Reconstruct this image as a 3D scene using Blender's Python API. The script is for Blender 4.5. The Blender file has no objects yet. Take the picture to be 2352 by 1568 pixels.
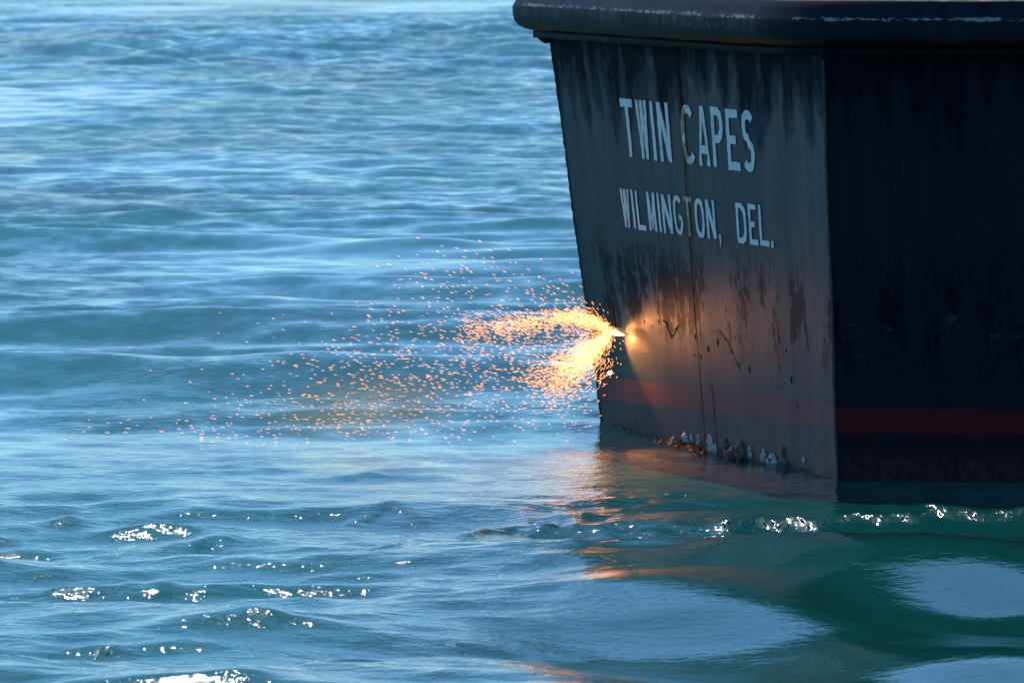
import bpy, bmesh, math, random
import numpy as np
from mathutils import Vector

random.seed(7)
RNG = np.random.default_rng(11)
SC = bpy.context.scene
COL = SC.collection
R = math.radians

# ------------------------------------------------------------------ camera
cam_d = bpy.data.cameras.new("camera")
cam = bpy.data.objects.new("camera", cam_d)
COL.objects.link(cam)
cam.location = (0, 0, 4.6)
cam.rotation_euler = (R(90 - 2.7367), 0, 0)
cam_d.sensor_width = 36.0
cam_d.lens = 36.0 * 20000 / 2352
cam_d.clip_start = 0.5
cam_d.clip_end = 20000
cam_d.dof.use_dof = True
cam_d.dof.focus_distance = 75.0
cam_d.dof.aperture_fstop = 9.0
SC.camera = cam

# ------------------------------------------------------------------ sky and sun
SUN_EL, SUN_AZ = 49.0, -6.0          # azimuth measured from +Y towards +X
w = bpy.data.worlds.new("World")
SC.world = w
w.use_nodes = True
wn, wl = w.node_tree.nodes, w.node_tree.links
bg = wn["Background"]
sky = wn.new("ShaderNodeTexSky")
sky.sky_type = 'NISHITA'
sky.sun_disc = False
sky.sun_elevation = R(SUN_EL)
sky.sun_rotation = R(SUN_AZ)
sky.air_density = 1.0
sky.dust_density = 0.2
sky.ozone_density = 2.5
tint = wn.new("ShaderNodeMix"); tint.data_type = 'RGBA'; tint.blend_type = 'MULTIPLY'
tint.inputs[0].default_value = 1.0
tint.inputs[7].default_value = (0.57, 0.84, 1.08, 1)          # the photograph's cool white balance
wl.new(sky.outputs[0], tint.inputs[6])
wl.new(tint.outputs[2], bg.inputs[0])
bg.inputs[1].default_value = 0.10

sun_d = bpy.data.lights.new("sun", 'SUN')
sun = bpy.data.objects.new("sun", sun_d)
COL.objects.link(sun)
sv = Vector((math.sin(R(SUN_AZ)) * math.cos(R(SUN_EL)), math.cos(R(SUN_AZ)) * math.cos(R(SUN_EL)), math.sin(R(SUN_EL))))
sun.rotation_euler = sv.to_track_quat('Z', 'Y').to_euler()
sun.location = sv * 60
sun_d.energy = 2.3
sun_d.angle = R(0.5)
sun_d.color = (1.0, 0.95, 0.88)

SC.view_settings.view_transform = 'Standard'
SC.view_settings.look = 'None'
SC.view_settings.exposure = 0.38
SC.view_settings.gamma = 1.0
SC.cycles.use_denoising = True
SC.cycles.max_bounces = 8
SC.cycles.sample_clamp_indirect = 6.0
SC.cycles.caustics_reflective = False
SC.cycles.caustics_refractive = False

# ------------------------------------------------------------------ node helpers
class Mat:
    def __init__(self, name):
        self.m = bpy.data.materials.new(name)
        self.m.use_nodes = True
        self.t = self.m.node_tree
        self.n, self.l = self.t.nodes, self.t.links
        self.bsdf = self.n["Principled BSDF"]
        self.out = self.n["Material Output"]
    def put(self, sock, v):
        if isinstance(v, bpy.types.NodeSocket):
            self.l.new(v, sock)
        elif isinstance(v, (tuple, list)) and len(v) == 3 and sock.type == 'RGBA':
            sock.default_value = (*v, 1)
        else:
            sock.default_value = v
    def set(self, **kw):
        for k, v in kw.items():
            self.put(self.bsdf.inputs[k.replace('_', ' ')], v)
    def uv(self):
        o = self.n.new("ShaderNodeUVMap").outputs[0]
        s = self.n.new("ShaderNodeSeparateXYZ")
        self.l.new(o, s.inputs[0])
        return o, s.outputs[0], s.outputs[1]
    def pos(self):
        return self.n.new("ShaderNodeNewGeometry").outputs["Position"]
    def scale(self, vec, s):
        k = self.n.new("ShaderNodeVectorMath"); k.operation = 'MULTIPLY'
        self.l.new(vec, k.inputs[0]); k.inputs[1].default_value = s
        return k.outputs[0]
    def noise(self, vec, scale=1.0, detail=4.0, rough=0.55, dist=0.0):
        k = self.n.new("ShaderNodeTexNoise")
        self.l.new(vec, k.inputs["Vector"])
        k.inputs["Scale"].default_value = scale; k.inputs["Detail"].default_value = detail
        k.inputs["Roughness"].default_value = rough; k.inputs["Distortion"].default_value = dist
        return k.outputs[0]
    def math(self, op, a, b=0.0, clamp=False):
        k = self.n.new("ShaderNodeMath"); k.operation = op; k.use_clamp = clamp
        self.put(k.inputs[0], a); self.put(k.inputs[1], b)
        return k.outputs[0]
    def ramp(self, f, lo, hi, a=0.0, b=1.0, smooth=True):
        k = self.n.new("ShaderNodeMapRange")
        if smooth: k.interpolation_type = 'SMOOTHSTEP'
        self.put(k.inputs[0], f)
        for i, v in zip((1, 2, 3, 4), (lo, hi, a, b)): self.put(k.inputs[i], v)
        return k.outputs[0]
    def mix(self, f, a, b):
        k = self.n.new("ShaderNodeMix"); k.data_type = 'RGBA'
        self.put(k.inputs[0], f); self.put(k.inputs[6], a); self.put(k.inputs[7], b)
        return k.outputs[2]
    def bump(self, h, strength=0.5, dist=0.01):
        k = self.n.new("ShaderNodeBump")
        self.put(k.inputs["Height"], h); self.put(k.inputs["Strength"], strength); k.inputs["Distance"].default_value = dist
        self.put(self.bsdf.inputs["Normal"], k.outputs[0])
    def attr(self, name):
        k = self.n.new("ShaderNodeAttribute"); k.attribute_name = name
        return k.outputs["Fac"]

# ------------------------------------------------------------------ mesh helpers
def mesh_obj(name, verts, faces, mat=None, parent=None, uvs=None, smooth=False):
    me = bpy.data.meshes.new(name)
    me.from_pydata([tuple(v) for v in verts], [], [tuple(f) for f in faces])
    if uvs is not None:
        lay = me.uv_layers.new(name="UVMap")
        idx = np.empty(len(me.loops), dtype=np.int32); me.loops.foreach_get("vertex_index", idx)
        lay.data.foreach_set("uv", np.asarray(uvs, dtype=np.float32)[idx].ravel())
    if smooth:
        me.polygons.foreach_set("use_smooth", [True] * len(me.polygons))
    me.update()
    o = bpy.data.objects.new(name, me)
    COL.objects.link(o)
    if mat: me.materials.append(mat)
    if parent: o.parent = parent
    return o
def tag(o, label=None, cat=None, group=None, kind=None):
    if label: o['label'] = label
    if cat: o['category'] = cat
    if group: o['group'] = group
    if kind: o['kind'] = kind
    return o
def grid_faces(nr, nc):
    i = np.arange(nr - 1)[:, None] * nc + np.arange(nc - 1)[None, :]
    return np.stack([i, i + 1, i + nc + 1, i + nc], -1).reshape(-1, 4)
def tube(path, rad, n=8):
    """verts, faces of a capped tube along a list of points with a radius per point"""
    V, F = [], []
    for k, p in enumerate(path):
        p = Vector(p)
        d = (Vector(path[min(k + 1, len(path) - 1)]) - Vector(path[max(k - 1, 0)])).normalized()
        a = d.orthogonal().normalized() if abs(d.z) < .9 else Vector((1, 0, 0)).cross(d).normalized()
        b = d.cross(a)
        for j in range(n):
            t = 2 * math.pi * j / n
            V.append(p + (a * math.cos(t) + b * math.sin(t)) * rad[k])
    for k in range(len(path) - 1):
        for j in range(n):
            F.append((k * n + j, k * n + (j + 1) % n, (k + 1) * n + (j + 1) % n, (k + 1) * n + j))
    F.append(tuple(range(n))[::-1]); F.append(tuple(range((len(path) - 1) * n, len(path) * n)))
    return V, F

# ------------------------------------------------------------------ water
def smooth(a, b, x):
    t = np.clip((x - a) / (b - a), 0, 1)
    return t * t * (3 - 2 * t)
def value_noise(x, y, seed):
    r = np.random.default_rng(seed)
    out = np.zeros_like(x)
    for k in range(14):
        th = r.uniform(0, 2 * math.pi); f = r.uniform(.5, 1.6)
        out += np.sin(x * math.cos(th) * f + y * math.sin(th) * f + r.uniform(0, 6.28))
    return out / math.sqrt(7)

RIDGES = [  # crest lines (x, y) in metres with their strength
    (1.5, [(1.58, 27.95), (2.4, 28.08), (3.2, 28.22), (4.1, 28.32)]), (1.0, [(2.9, 28.42), (3.6, 28.40), (4.1, 28.38)]),
    (1.2, [(-3.3, 26.5), (-2.65, 26.75), (-2.05, 27.2)]), (1.1, [(-3.2, 25.15), (-2.8, 25.2), (-2.28, 25.38)]), (.9, [(-.98, 26.85), (-.48, 27.2)]),
    (1.2, [(-.37, 27.6), (.1, 28.1), (.55, 28.2)]), (1.0, [(-1.3, 28.3), (-.95, 28.6), (-.70, 28.35)]), (.9, [(-3.2, 22.6), (-2.95, 22.75)]),
    (.7, [(-3.5, 28.1), (-3.3, 28.15)]), (.6, [(-1.5, 30.5), (-1.1, 30.5)]), (.7, [(.7, 29.45), (1.0, 29.45), (1.6, 29.5)]), (.8, [(1.15, 28.1), (1.3, 28.15)]),
    (.6, [(-2.1, 25.2), (-1.8, 25.35)]), (.6, [(-2.7, 23.1), (-2.5, 23.2)]), (.6, [(.3, 26.7), (.5, 26.75)]), (.5, [(-2.0, 24.0), (-1.5, 24.0)]),
]
def build_water():
    H, F = 4.6, 8707.0
    v_in = np.concatenate([np.arange(860.0, 480.0, -1.0), np.arange(480.0, 230.0, -.6), np.arange(230.0, 66.0, -.36)])                  # rows about one pixel apart inside the view
    y = H * F / v_in
    y = np.concatenate([[-60, -10, 5, 15, 25, 32, 37, 41, 44, 46], y, np.geomspace(620, 12000, 50)])
    t = np.concatenate([-np.geomspace(2.5, .0805, 60), np.arange(-.08, .0801, .00022), np.geomspace(.0805, 2.5, 60)])
    yy = np.maximum(y, 46.5)
    Y = np.repeat(y[:, None], len(t), 1); X = yy[:, None] * t[None, :]
    sy = np.gradient(y)[:, None] + 0 * X
    sx = np.gradient(t)[None, :] * yy[:, None]
    Hh = np.zeros_like(X); DX = np.zeros_like(X); DY = np.zeros_like(X)
    Yt = Y; Y = Y / 2.381                                  # zones and features are laid out in a shortened y
    n1 = value_noise(X * .5, Y * .28, 3); n2 = value_noise(X * 1.1, Y * .5, 4); n3 = value_noise(X * .09, Y * .035, 5)
    near = 1 - smooth(28.4, 30.0, Y)
    calm = smooth(28.6, 29.8, Y) * (1 - smooth(31.6, 33.6, Y))
    mid = smooth(32.0, 34.5, Y) * (1 - smooth(52, 66, Y))
    far = smooth(50, 66, Y)
    glass = smooth(-.6, 1.0, X) * (1 - smooth(26.2, 27.2, Y))          # the smooth slick in front of the stern
    hull = np.exp(-((X - 2.6) / 2.6) ** 2 - ((Y - 31.0) / 1.9) ** 2)
    bands = [  # wavelengths, count, slope per zone near/calm/mid/far, spread of direction (deg) and heading
        (5.0, 12., 14, (.024, .010, .056, .026), 24, 0),
        (2.0, 5.0, 26, (.036, .014, .048, .028), 34, -8),
        (.70, 2.0, 36, (.030, .018, .034, .034), 45, 6),
        (.25, .70, 42, (.018, .016, .020, .028), 55, 0),
    ]
    for bi, (l0, l1, n, sl, spread, head) in enumerate(bands):
        env = sl[0] * near + sl[1] * calm + sl[2] * mid + sl[3] * far
        if bi >= 2:
            env = env * (1 - .85 * glass) * np.clip(.75 + .45 * n1, .12, 2.2)
        if bi < 2:
            env = env * (1 - .6 * glass)
        if bi >= 1:
            env = env * np.clip(.85 + .3 * n2 + .25 * n3, .25, 1.15 + .6 * near)
        env = env * (1 - .75 * hull)
        for k in range(n):
            lam = math.exp(RNG.uniform(math.log(l0), math.log(l1)))
            th = R(head + RNG.normal(0, spread) - 90)
            kk = 2 * math.pi / lam
            kx, ky = kk * math.cos(th), kk * math.sin(th)
            ph = RNG.uniform(0, 2 * math.pi)
            res = 1 - smooth(1.1, 2.0, np.maximum(abs(ky) * sy, abs(kx) * sx))
            a = env * res * math.sqrt(2.0 / n) / kk * math.exp(RNG.normal(0, .2))
            p = kx * X + ky * Yt + ph
            s, c = np.sin(p), np.cos(p)
            Hh += a * c
            q = .8 if bi < 3 else .5
            DX -= q * a * (kx / kk) * s; DY -= q * a * (ky / kk) * s
    # broad wake swells in front of the stern
    for xc, yc, wx, wy, shear, sl in [(1.25, 24.2, 1.5, 1.25, -.25, .30), (3.1, 25.4, 1.25, 1.0, -.12, .46), (.1, 26.0, .8, .6, .15, .22), (-1.6, 23.6, 1.6, 1.0, .2, .12), (-.9, 21.9, 1.5, .9, .0, .12), (2.9, 22.6, 1.0, .7, -.2, .34)]:
        ty = (Y - yc - shear * (X - xc)) / wy
        Hh += sl * wy * ty * np.exp(-ty ** 2) * np.exp(-((X - xc) / wx) ** 2)
    # short steep crests whose faces catch the sun
    glint = np.zeros_like(X)
    for amp, pts in RIDGES:
        px_, py_ = np.array([p[0] for p in pts]), np.array([p[1] for p in pts])
        yc = np.interp(X, px_, py_) + .05 * np.sin(X * 9 + py_[0]) + .03 * np.sin(X * 23 + px_[0])
        m = smooth(px_[0] - .12, px_[0] + .12, X) * (1 - smooth(px_[-1] - .12, px_[-1] + .12, X))
        yc = yc + .02 * np.sin(X * 17 + 2)
        d = (Y - yc) * 2.381
        Hh += (.012 + .022 * amp) * m * np.exp(-(d / np.where(d < 0, .34, .6)) ** 2) * np.clip(.8 + .25 * np.sin(X * 5 + 2 * np.sin(X * 2.1 + py_[0])), .4, 1.1)
        glint += (.42 + .24 * amp if amp < 1.4 else 1.25) * m * np.exp(-((d + .10) / .22) ** 4) * smooth(-.5, .5, np.sin(X * 6.3 + 2.5 * np.sin(X * 2.7 + px_[0])) + (.55 if amp < 1.4 else 1.2))
    dh = np.gradient(Hh, axis=0) / np.gradient(y)[:, None]
    glint += .36 * smooth(.11, .17, dh) * near * (1 - glass) * smooth(1.0, 1.8, n1)
    glint = np.clip(glint, 0, 1.25)
    r = np.random.default_rng(77)
    for k in range(90):                                    # short crested chop far out
        kx = 2 * math.pi / r.uniform(1.6, 7.5) * r.choice([-1, 1]); ly = math.exp(r.uniform(math.log(1.6), math.log(6.5))); ky = 2 * math.pi / ly
        res = 1 - smooth(1.2, 2.2, ky * sy)
        Hh += (.026 * far + .012 * mid) * res * np.clip(.9 + .3 * n3 + .3 * n2, .2, 1.25) / ky / math.sqrt(25) * np.cos(kx * X + ky * Yt + r.uniform(0, 6.28))
    for k in range(60):                                    # and the longer chop that still shows near the top of the view
        kx = 2 * math.pi / r.uniform(5.0, 20) * r.choice([-1, 1]); ky = 2 * math.pi / r.uniform(7, 22)
        res = (1 - smooth(1.3, 2.4, ky * sy)) * smooth(150, 330, Yt)
        Hh += .034 * res * np.clip(.9 + .4 * n3, .2, 2) / ky / math.sqrt(25) * np.cos(kx * X + ky * Yt + r.uniform(0, 6.28))
    Y = Yt
    Xo, Yo = X + DX, Y + DY
    ripple = (.32 * near + .22 * calm + .6 * mid + 1.0 * far) * np.clip(.7 + .5 * n1 + .2 * n2, .15, 2) * (1 - .65 * glass) * (1 - .55 * hull)
    ripple += .5 * np.exp(-((X - .8) / 1.0) ** 2 - ((Y / 2.381 - 30.5) / 2.0) ** 2)
    nr, nc = X.shape
    co = np.stack([Xo, Yo, Hh], -1).reshape(-1, 3).astype(np.float32)
    fa = grid_faces(nr, nc)
    me = bpy.data.meshes.new("water")
    me.vertices.add(len(co)); me.vertices.foreach_set("co", co.ravel())
    me.loops.add(fa.size); me.loops.foreach_set("vertex_index", fa.ravel().astype(np.int32))
    me.polygons.add(len(fa))
    me.polygons.foreach_set("loop_start", np.arange(0, fa.size, 4, dtype=np.int32))
    me.polygons.foreach_set("loop_total", np.full(len(fa), 4, dtype=np.int32))
    me.polygons.foreach_set("use_smooth", np.ones(len(fa), dtype=bool))
    me.update(calc_edges=True)
    at = me.attributes.new("ripple", 'FLOAT', 'POINT'); at.data.foreach_set("value", ripple.astype(np.float32).ravel())
    painted_shade = 1 - .42 * smooth(-.8, 1.0, X + .8 * n3) * (1 - smooth(28.5, 31.5, Y / 2.381))          # the ship's dark reflection and shade painted into the water colour off the stern
    at = me.attributes.new("painted_shade", 'FLOAT', 'POINT'); at.data.foreach_set("value", painted_shade.astype(np.float32).ravel())
    chop = (.15 * near + .24 * calm + .62 * mid + .75 * far + .6 * smooth(330, 520, Yt)) * np.clip(.8 + .35 * n1 + .3 * n3, .2, 1.8) * (1 - .80 * glass) + 1.5 * smooth(2.3, 3.1, X) * np.exp(-((Y / 2.381 - 29.5) / .75) ** 2)
    at = me.attributes.new("chop", 'FLOAT', 'POINT'); at.data.foreach_set("value", chop.astype(np.float32).ravel())
    at = me.attributes.new("glint", 'FLOAT', 'POINT'); at.data.foreach_set("value", glint.astype(np.float32).ravel())
    rough = .025 + .06 * smooth(140, 520, Y) + .14 * np.clip(glint, 0, 1)
    at = me.attributes.new("rough", 'FLOAT', 'POINT'); at.data.foreach_set("value", rough.astype(np.float32).ravel())
    o = bpy.data.objects.new("water", me); COL.objects.link(o)
    M = Mat("sea_water")
    p = M.pos()
    big = M.noise(M.scale(p, (.12, .03, 0)), 1, 3)
    M.set(Base_Color=M.mix(M.attr("painted_shade"), (.001, .010, .010), M.mix(M.ramp(big, .35, .65), (.007, .132, .112), (.012, .175, .150))),
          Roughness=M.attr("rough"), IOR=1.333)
    r1 = M.noise(M.scale(p, (1.0, 1.25, 1.0)), 5.0, 3.0, .55, .3)
    r2 = M.noise(M.scale(p, (1.0, 1.2, 1.0)), 17.0, 3.0, .6, .2)
    h = M.math('ADD', M.math('MULTIPLY', r1, .028), M.math('MULTIPLY', r2, .008))
    M.bump(M.math('MULTIPLY', h, M.attr("ripple")), 1.0, 1.0)
    # facets of the capillary chop on the steep crests: slopes of their own on top of the mesh normal
    g = M.attr("glint")
    n_a = M.math('SUBTRACT', M.noise(M.scale(p, (24, 6, 0)), 1.0, 1.0, .5), .5)
    spike = M.ramp(M.math('ADD', M.noise(M.scale(p, (30, 5, 7)), 1.0, 1.0, .5), M.math('MULTIPLY', M.ramp(g, .85, 1.2), .085)), .60, .76)
    cx = M.n.new("ShaderNodeCombineXYZ")
    ck = M.n.new("ShaderNodeTexNoise"); M.l.new(M.scale(p, (1.7, .85, 0)), ck.inputs["Vector"])
    ck.inputs["Scale"].default_value = 1.0; ck.inputs["Detail"].default_value = 4.0; ck.inputs["Roughness"].default_value = .62
    cs = M.n.new("ShaderNodeSeparateColor"); M.l.new(ck.outputs["Color"], cs.inputs[0])
    chop = M.attr("chop")
    wx = M.math('MULTIPLY', chop, M.math('MULTIPLY', M.math('SUBTRACT', cs.outputs[0], .5), .34))
    wy = M.math('MULTIPLY', chop, M.math('ADD', M.math('MULTIPLY', M.math('SUBTRACT', cs.outputs[1], .5), .58), -.095))
    M.put(cx.inputs[0], M.math('ADD', wx, M.math('MULTIPLY', g, M.math('ADD', M.math('MULTIPLY', n_a, .35), M.math('MULTIPLY', spike, -.10)))))
    M.put(cx.inputs[1], M.math('ADD', wy, M.math('MULTIPLY', g, M.math('ADD', M.math('MULTIPLY', spike, -.50), -.04))))
    ad = M.n.new("ShaderNodeVectorMath"); ad.operation = 'ADD'
    M.l.new(M.bsdf.inputs["Normal"].links[0].from_socket, ad.inputs[0]); M.l.new(cx.outputs[0], ad.inputs[1])
    nm = M.n.new("ShaderNodeVectorMath"); nm.operation = 'NORMALIZE'; 
    sp_ = M.n.new("ShaderNodeSeparateXYZ"); M.l.new(ad.outputs[0], sp_.inputs[0])
    cb_ = M.n.new("ShaderNodeCombineXYZ"); M.l.new(sp_.outputs[0], cb_.inputs[0]); M.l.new(sp_.outputs[2], cb_.inputs[2])
    # away from the breaking crests no facet is steeper than about thirteen degrees
    M.put(cb_.inputs[1], M.math('MAXIMUM', sp_.outputs[1], M.math('SUBTRACT', -.235, g)))
    M.l.new(cb_.outputs[0], nm.inputs[0])
    M.put(M.bsdf.inputs["Normal"], nm.outputs[0])
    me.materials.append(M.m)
    tag(o, kind='structure')
    return o
build_water()

# ------------------------------------------------------------------ ship geometry
C0, C1 = Vector((2.7011, 71.9886, 0)), Vector((2.5678, 71.9568, 3.4792))
F0, F1 = Vector((.8355, 79.8237, 0)), Vector((.3545, 79.7092, 3.5376))
E0, E1 = Vector((12.0, 70.96, 0)), Vector((12.0, 70.90, 3.5))
LU, LV, LW = 3.83, 3.5, 9.3          # the transom is 8 m wide; its u runs 0 to 3.83
def patch(A0, A1, B0, B1, s, t):
    return A0 * ((1 - s) * (1 - t)) + A1 * ((1 - s) * t) + B0 * (s * (1 - t)) + B1 * (s * t)
NP = ((F0 - C0).cross(C1 - C0)).normalized()
if NP.y > 0: NP = -NP
NF = ((E0 - C0).cross(C1 - C0)).normalized()
if NF.y > 0: NF = -NF
def dish(u, v):
    """plating pulled in between the frames"""
    return .0022 * math.sin(u * 2 * math.pi / .62 + .6) * min(1, max(0, u / .3)) + .0012 * math.sin(u * 11 + v * 1.3) * math.sin(v * 2.1 + u) + .003 * math.sin(v * 3.3 + .5 * u)
def on_panel(u, v, n=0.0):
    return patch(C0, C1, F0, F1, u / LU, v / LV) + NP * (n + dish(u, v))
def on_front(u, v, n=0.0):
    d = .006 * math.sin(u * 2 * math.pi / .7) * min(1, max(0, u / .3)) + .004 * math.sin(u * 7 + v * 1.7)
    return patch(C0, C1, E0, E1, u / LW, v / LV) + NF * (n + d)

ship = bpy.data.objects.new("ship", None); COL.objects.link(ship)
ship.location = (2.7, 76.0, 0)
tag(ship, "dark steel ship stern with white lettering and a heavy rounded fender under its deck", "ship")
bpy.context.view_layer.update()
INV = -Vector(ship.location)
def part(name, verts, faces, mat, parent=None, **k):
    """a part of the ship from world coordinates"""
    p = parent or ship
    base = Vector(ship.location)
    return mesh_obj(name, [Vector(v) - base for v in verts], faces, mat, p, **k)

# ---- paint
def hull_paint(name, base1, base2, red, low, grime, red_lo, red_hi, seam, front=False):
    M = Mat(name)
    uv, u, v = M.uv()
    st_fine = M.noise(M.scale(uv, (9.0, .7, 1)), 1.0, 5, .6)
    st_wide = M.noise(M.scale(uv, (2.6, .35, 1)), 1.0, 4, .55)
    blot = M.noise(M.scale(uv, (7.0, 3.5, 1)), 1.0, 6, .65)
    col = M.mix(M.ramp(st_wide, .35, .65), base1, base2)
    col = M.mix(M.math('MULTIPLY', M.ramp(st_fine, .5, .75), .16), col, grime)
    # runs of grime hanging from under the fender
    top = M.ramp(v, 2.35, 3.45, 0.0, .42, False)
    run = M.math('ADD', M.math('ADD', M.math('MULTIPLY', M.noise(M.scale(uv, (6.5, .8, 1)), 1, 3, .5), .75), M.math('ADD', M.math('MULTIPLY', blot, .30), M.math('MULTIPLY', M.noise(M.scale(uv, (28, 11, 1)), 1, 4, .65), .22))), top)
    col = M.mix(M.math('MULTIPLY', M.ramp(run, .89, 1.03), .70 if not front else .4), col, grime)
    # worn dark patches lower down
    uv2 = M.scale(uv, (4.2, 1.1, 1))
    pat = M.math('ADD', M.math('MULTIPLY', M.noise(uv2, 1.0, 3, .55), .66), M.math('MULTIPLY', M.noise(M.scale(uv, (24, 8, 1)), 1, 6, .7), .45))
    zone = M.math('MULTIPLY', M.ramp(v, .75, 1.1), M.ramp(v, 2.1, 1.5))
    col = M.mix(M.math('MULTIPLY', M.math('MULTIPLY', M.ramp(pat, .55, .61), zone), .62 if not front else .3), col, grime)
    dull = M.math('MAXIMUM', M.ramp(run, .89, 1.03), M.math('MULTIPLY', M.ramp(pat, .55, .61), zone))
    # red band
    wob = M.math('MULTIPLY', M.math('SUBTRACT', M.noise(M.scale(uv, (3, 3, 1)), 1, 3), .5), .05)
    vv = M.math('ADD', v, wob)
    lo = M.math('ADD', M.math('MULTIPLY', u, red_lo[1]), red_lo[0]); hi = M.math('ADD', M.math('MULTIPLY', u, red_hi[1]), red_hi[0])
    band = M.math('MULTIPLY', M.ramp(M.math('SUBTRACT', vv, lo), -.012, .012), M.ramp(M.math('SUBTRACT', hi, vv), -.006, .006))
    below = M.ramp(M.math('SUBTRACT', lo, vv), 0, .03)
    col = M.mix(M.math('MULTIPLY', band, M.ramp(st_fine, .2, .8, 1.0, .8)), col, red)
    col = M.mix(M.math('MULTIPLY', below, .8), col, low)
    foul = M.math('MULTIPLY', M.ramp(v, .32, .10), M.ramp(M.noise(M.scale(uv, (22, 10, 1)), 1, 5, .65), .35, .6))
    col = M.mix(M.math('MULTIPLY', foul, .8), col, (.060, .028, .028))
    speck = M.math('MULTIPLY', M.ramp(v, .30, .16), M.ramp(M.noise(M.scale(uv, (42, 13, 1)), 1, 2, .5), .60, .66))
    col = M.mix(speck, col, (.006, .006, .006))
    if seam:
        # rust weeping along the welded butt, strongest behind the lettering
        wig = M.math('MULTIPLY', M.math('SUBTRACT', M.noise(M.scale(uv, (0, 2.0, 1)), 1, 3), .5), .05)
        su = M.math('ABSOLUTE', M.math('SUBTRACT', M.math('ADD', M.math('ADD', u, M.math('MULTIPLY', v, .028)), wig), 2.045))
        rn = M.math('MULTIPLY', M.ramp(su, .115, .03), M.ramp(v, 1.45, 1.95))
        rn = M.math('MULTIPLY', rn, M.ramp(M.noise(M.scale(uv, (16, 2.2, 1)), 1, 5, .65), .30, .55))
        col = M.mix(M.math('MULTIPLY', rn, .9), col, M.mix(blot, (.016, .010, .007), (.035, .016, .008)))
        dk = M.math('MULTIPLY', M.ramp(su, .05, .012), M.ramp(v, .72, .8))
        col = M.mix(M.math('MULTIPLY', dk, .9), col, (.004, .003, .003))
        # scorched and rusty run above the cut
        cu = M.math('ABSOLUTE', M.math('SUBTRACT', u, 3.40))
        cut = M.math('MULTIPLY', M.math('MULTIPLY', M.ramp(cu, .12, .03), M.ramp(v, .9, .96)), M.ramp(v, 1.34, 1.1))
        col = M.mix(M.math('MULTIPLY', cut, M.ramp(blot, .3, .55)), col, (.030, .008, .004))
        sp = M.math('MULTIPLY', M.ramp(M.noise(M.scale(uv, (13, 7, 1)), 1, 2), .70, .73), M.ramp(v, 1.7, 1.2))
        col = M.mix(sp, col, (.010, .007, .006))
    rough = M.math('ADD', M.ramp(st_fine, .3, .8, .46, .54), M.math('MULTIPLY', M.ramp(run, .80, .90), .2))
    M.set(Base_Color=col, Roughness=rough, Specular_IOR_Level=M.math('MULTIPLY', M.math('SUBTRACT', 1.0, M.math('MULTIPLY', dull, .85)), .12 if front else .16))
    hgt = M.math('ADD', M.math('MULTIPLY', blot, .6), M.math('MULTIPLY', M.noise(M.scale(uv, (60, 40, 1)), 1, 3), .4))
    M.bump(hgt, .35, .012)
    return M.m
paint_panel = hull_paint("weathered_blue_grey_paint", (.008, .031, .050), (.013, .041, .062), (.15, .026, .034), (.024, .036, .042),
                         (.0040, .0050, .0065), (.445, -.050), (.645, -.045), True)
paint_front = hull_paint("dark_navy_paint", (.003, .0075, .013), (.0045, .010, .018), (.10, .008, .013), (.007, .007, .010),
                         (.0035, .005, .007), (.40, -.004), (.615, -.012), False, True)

def plate(name, f, u0, u1, du, v0, v1, dv, mat):
    us = np.linspace(u0, u1, int(abs(u1 - u0) / du) + 2); vs = np.linspace(v0, v1, int((v1 - v0) / dv) + 2)
    V = [f(u, v) for v in vs for u in us]; UV = [(u, v) for v in vs for u in us]
    return part(name, V, grid_faces(len(vs), len(us)), mat, uvs=UV, smooth=True)
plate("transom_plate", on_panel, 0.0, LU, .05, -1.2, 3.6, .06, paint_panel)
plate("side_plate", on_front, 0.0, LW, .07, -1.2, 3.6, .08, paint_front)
# hidden sides, back and bottom close the hull
T = lambda p, z: Vector((p[0], p[1], z))
K0 = patch(C0, C1, F0, F1, 1, -1.2 / LV); K1 = patch(C0, C1, F0, F1, 1, 3.6 / LV)
G0 = patch(C0, C1, E0, E1, 1, -1.2 / LV); G1 = patch(C0, C1, E0, E1, 1, 3.6 / LV)
bk = [K0, K1, Vector((6.0, 150, -1.2)), Vector((5.6, 150, 3.6)), Vector((14, 150, -1.2)), Vector((14, 150, 3.6)), G0, G1]
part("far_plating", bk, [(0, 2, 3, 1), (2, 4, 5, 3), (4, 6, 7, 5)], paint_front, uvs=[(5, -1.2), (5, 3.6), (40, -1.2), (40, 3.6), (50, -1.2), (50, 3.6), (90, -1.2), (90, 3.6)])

# weld beads: the butt down the transom and the two corners
Mw = Mat("weld_steel"); pw = Mw.pos()
Mw.set(Base_Color=Mw.mix(Mw.ramp(Mw.noise(pw, 9, 4), .4, .65), (.020, .026, .030), (.075, .045, .028)), Roughness=.6)
def bead(name, f, pts, r, mat=Mw.m, n=60, lift=.0):
    P, rr = [], []
    for k in range(n):
        t = k / (n - 1) * (len(pts) - 1); i = min(int(t), len(pts) - 2); q = t - i
        u = pts[i][0] * (1 - q) + pts[i + 1][0] * q; v = pts[i][1] * (1 - q) + pts[i + 1][1] * q
        P.append(f(u + random.uniform(-.004, .004), v, lift)); rr.append(r * random.uniform(.65, 1.3))
    return part(name, *tube(P, rr, 6), mat, smooth=True)
bead("weld_seam", on_panel, [(1.955, 3.5), (1.985, 2.5), (2.035, 1.28), (2.045, .0), (2.05, -.5)], .0045, Mw.m, 110)
bead("weld_seam", on_panel, [(1.86, .62), (1.855, .3), (1.85, -.2)], .004, Mw.m, 30)
bead("corner_weld", on_panel, [(-.003, 3.5), (-.003, 1.7), (-.003, -.5)], .013, Mw.m, 130, .003)
bead("corner_weld", on_panel, [(LU, 3.5), (LU, 1.7), (LU, -.5)], .012, Mw.m, 130, .0)

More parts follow.
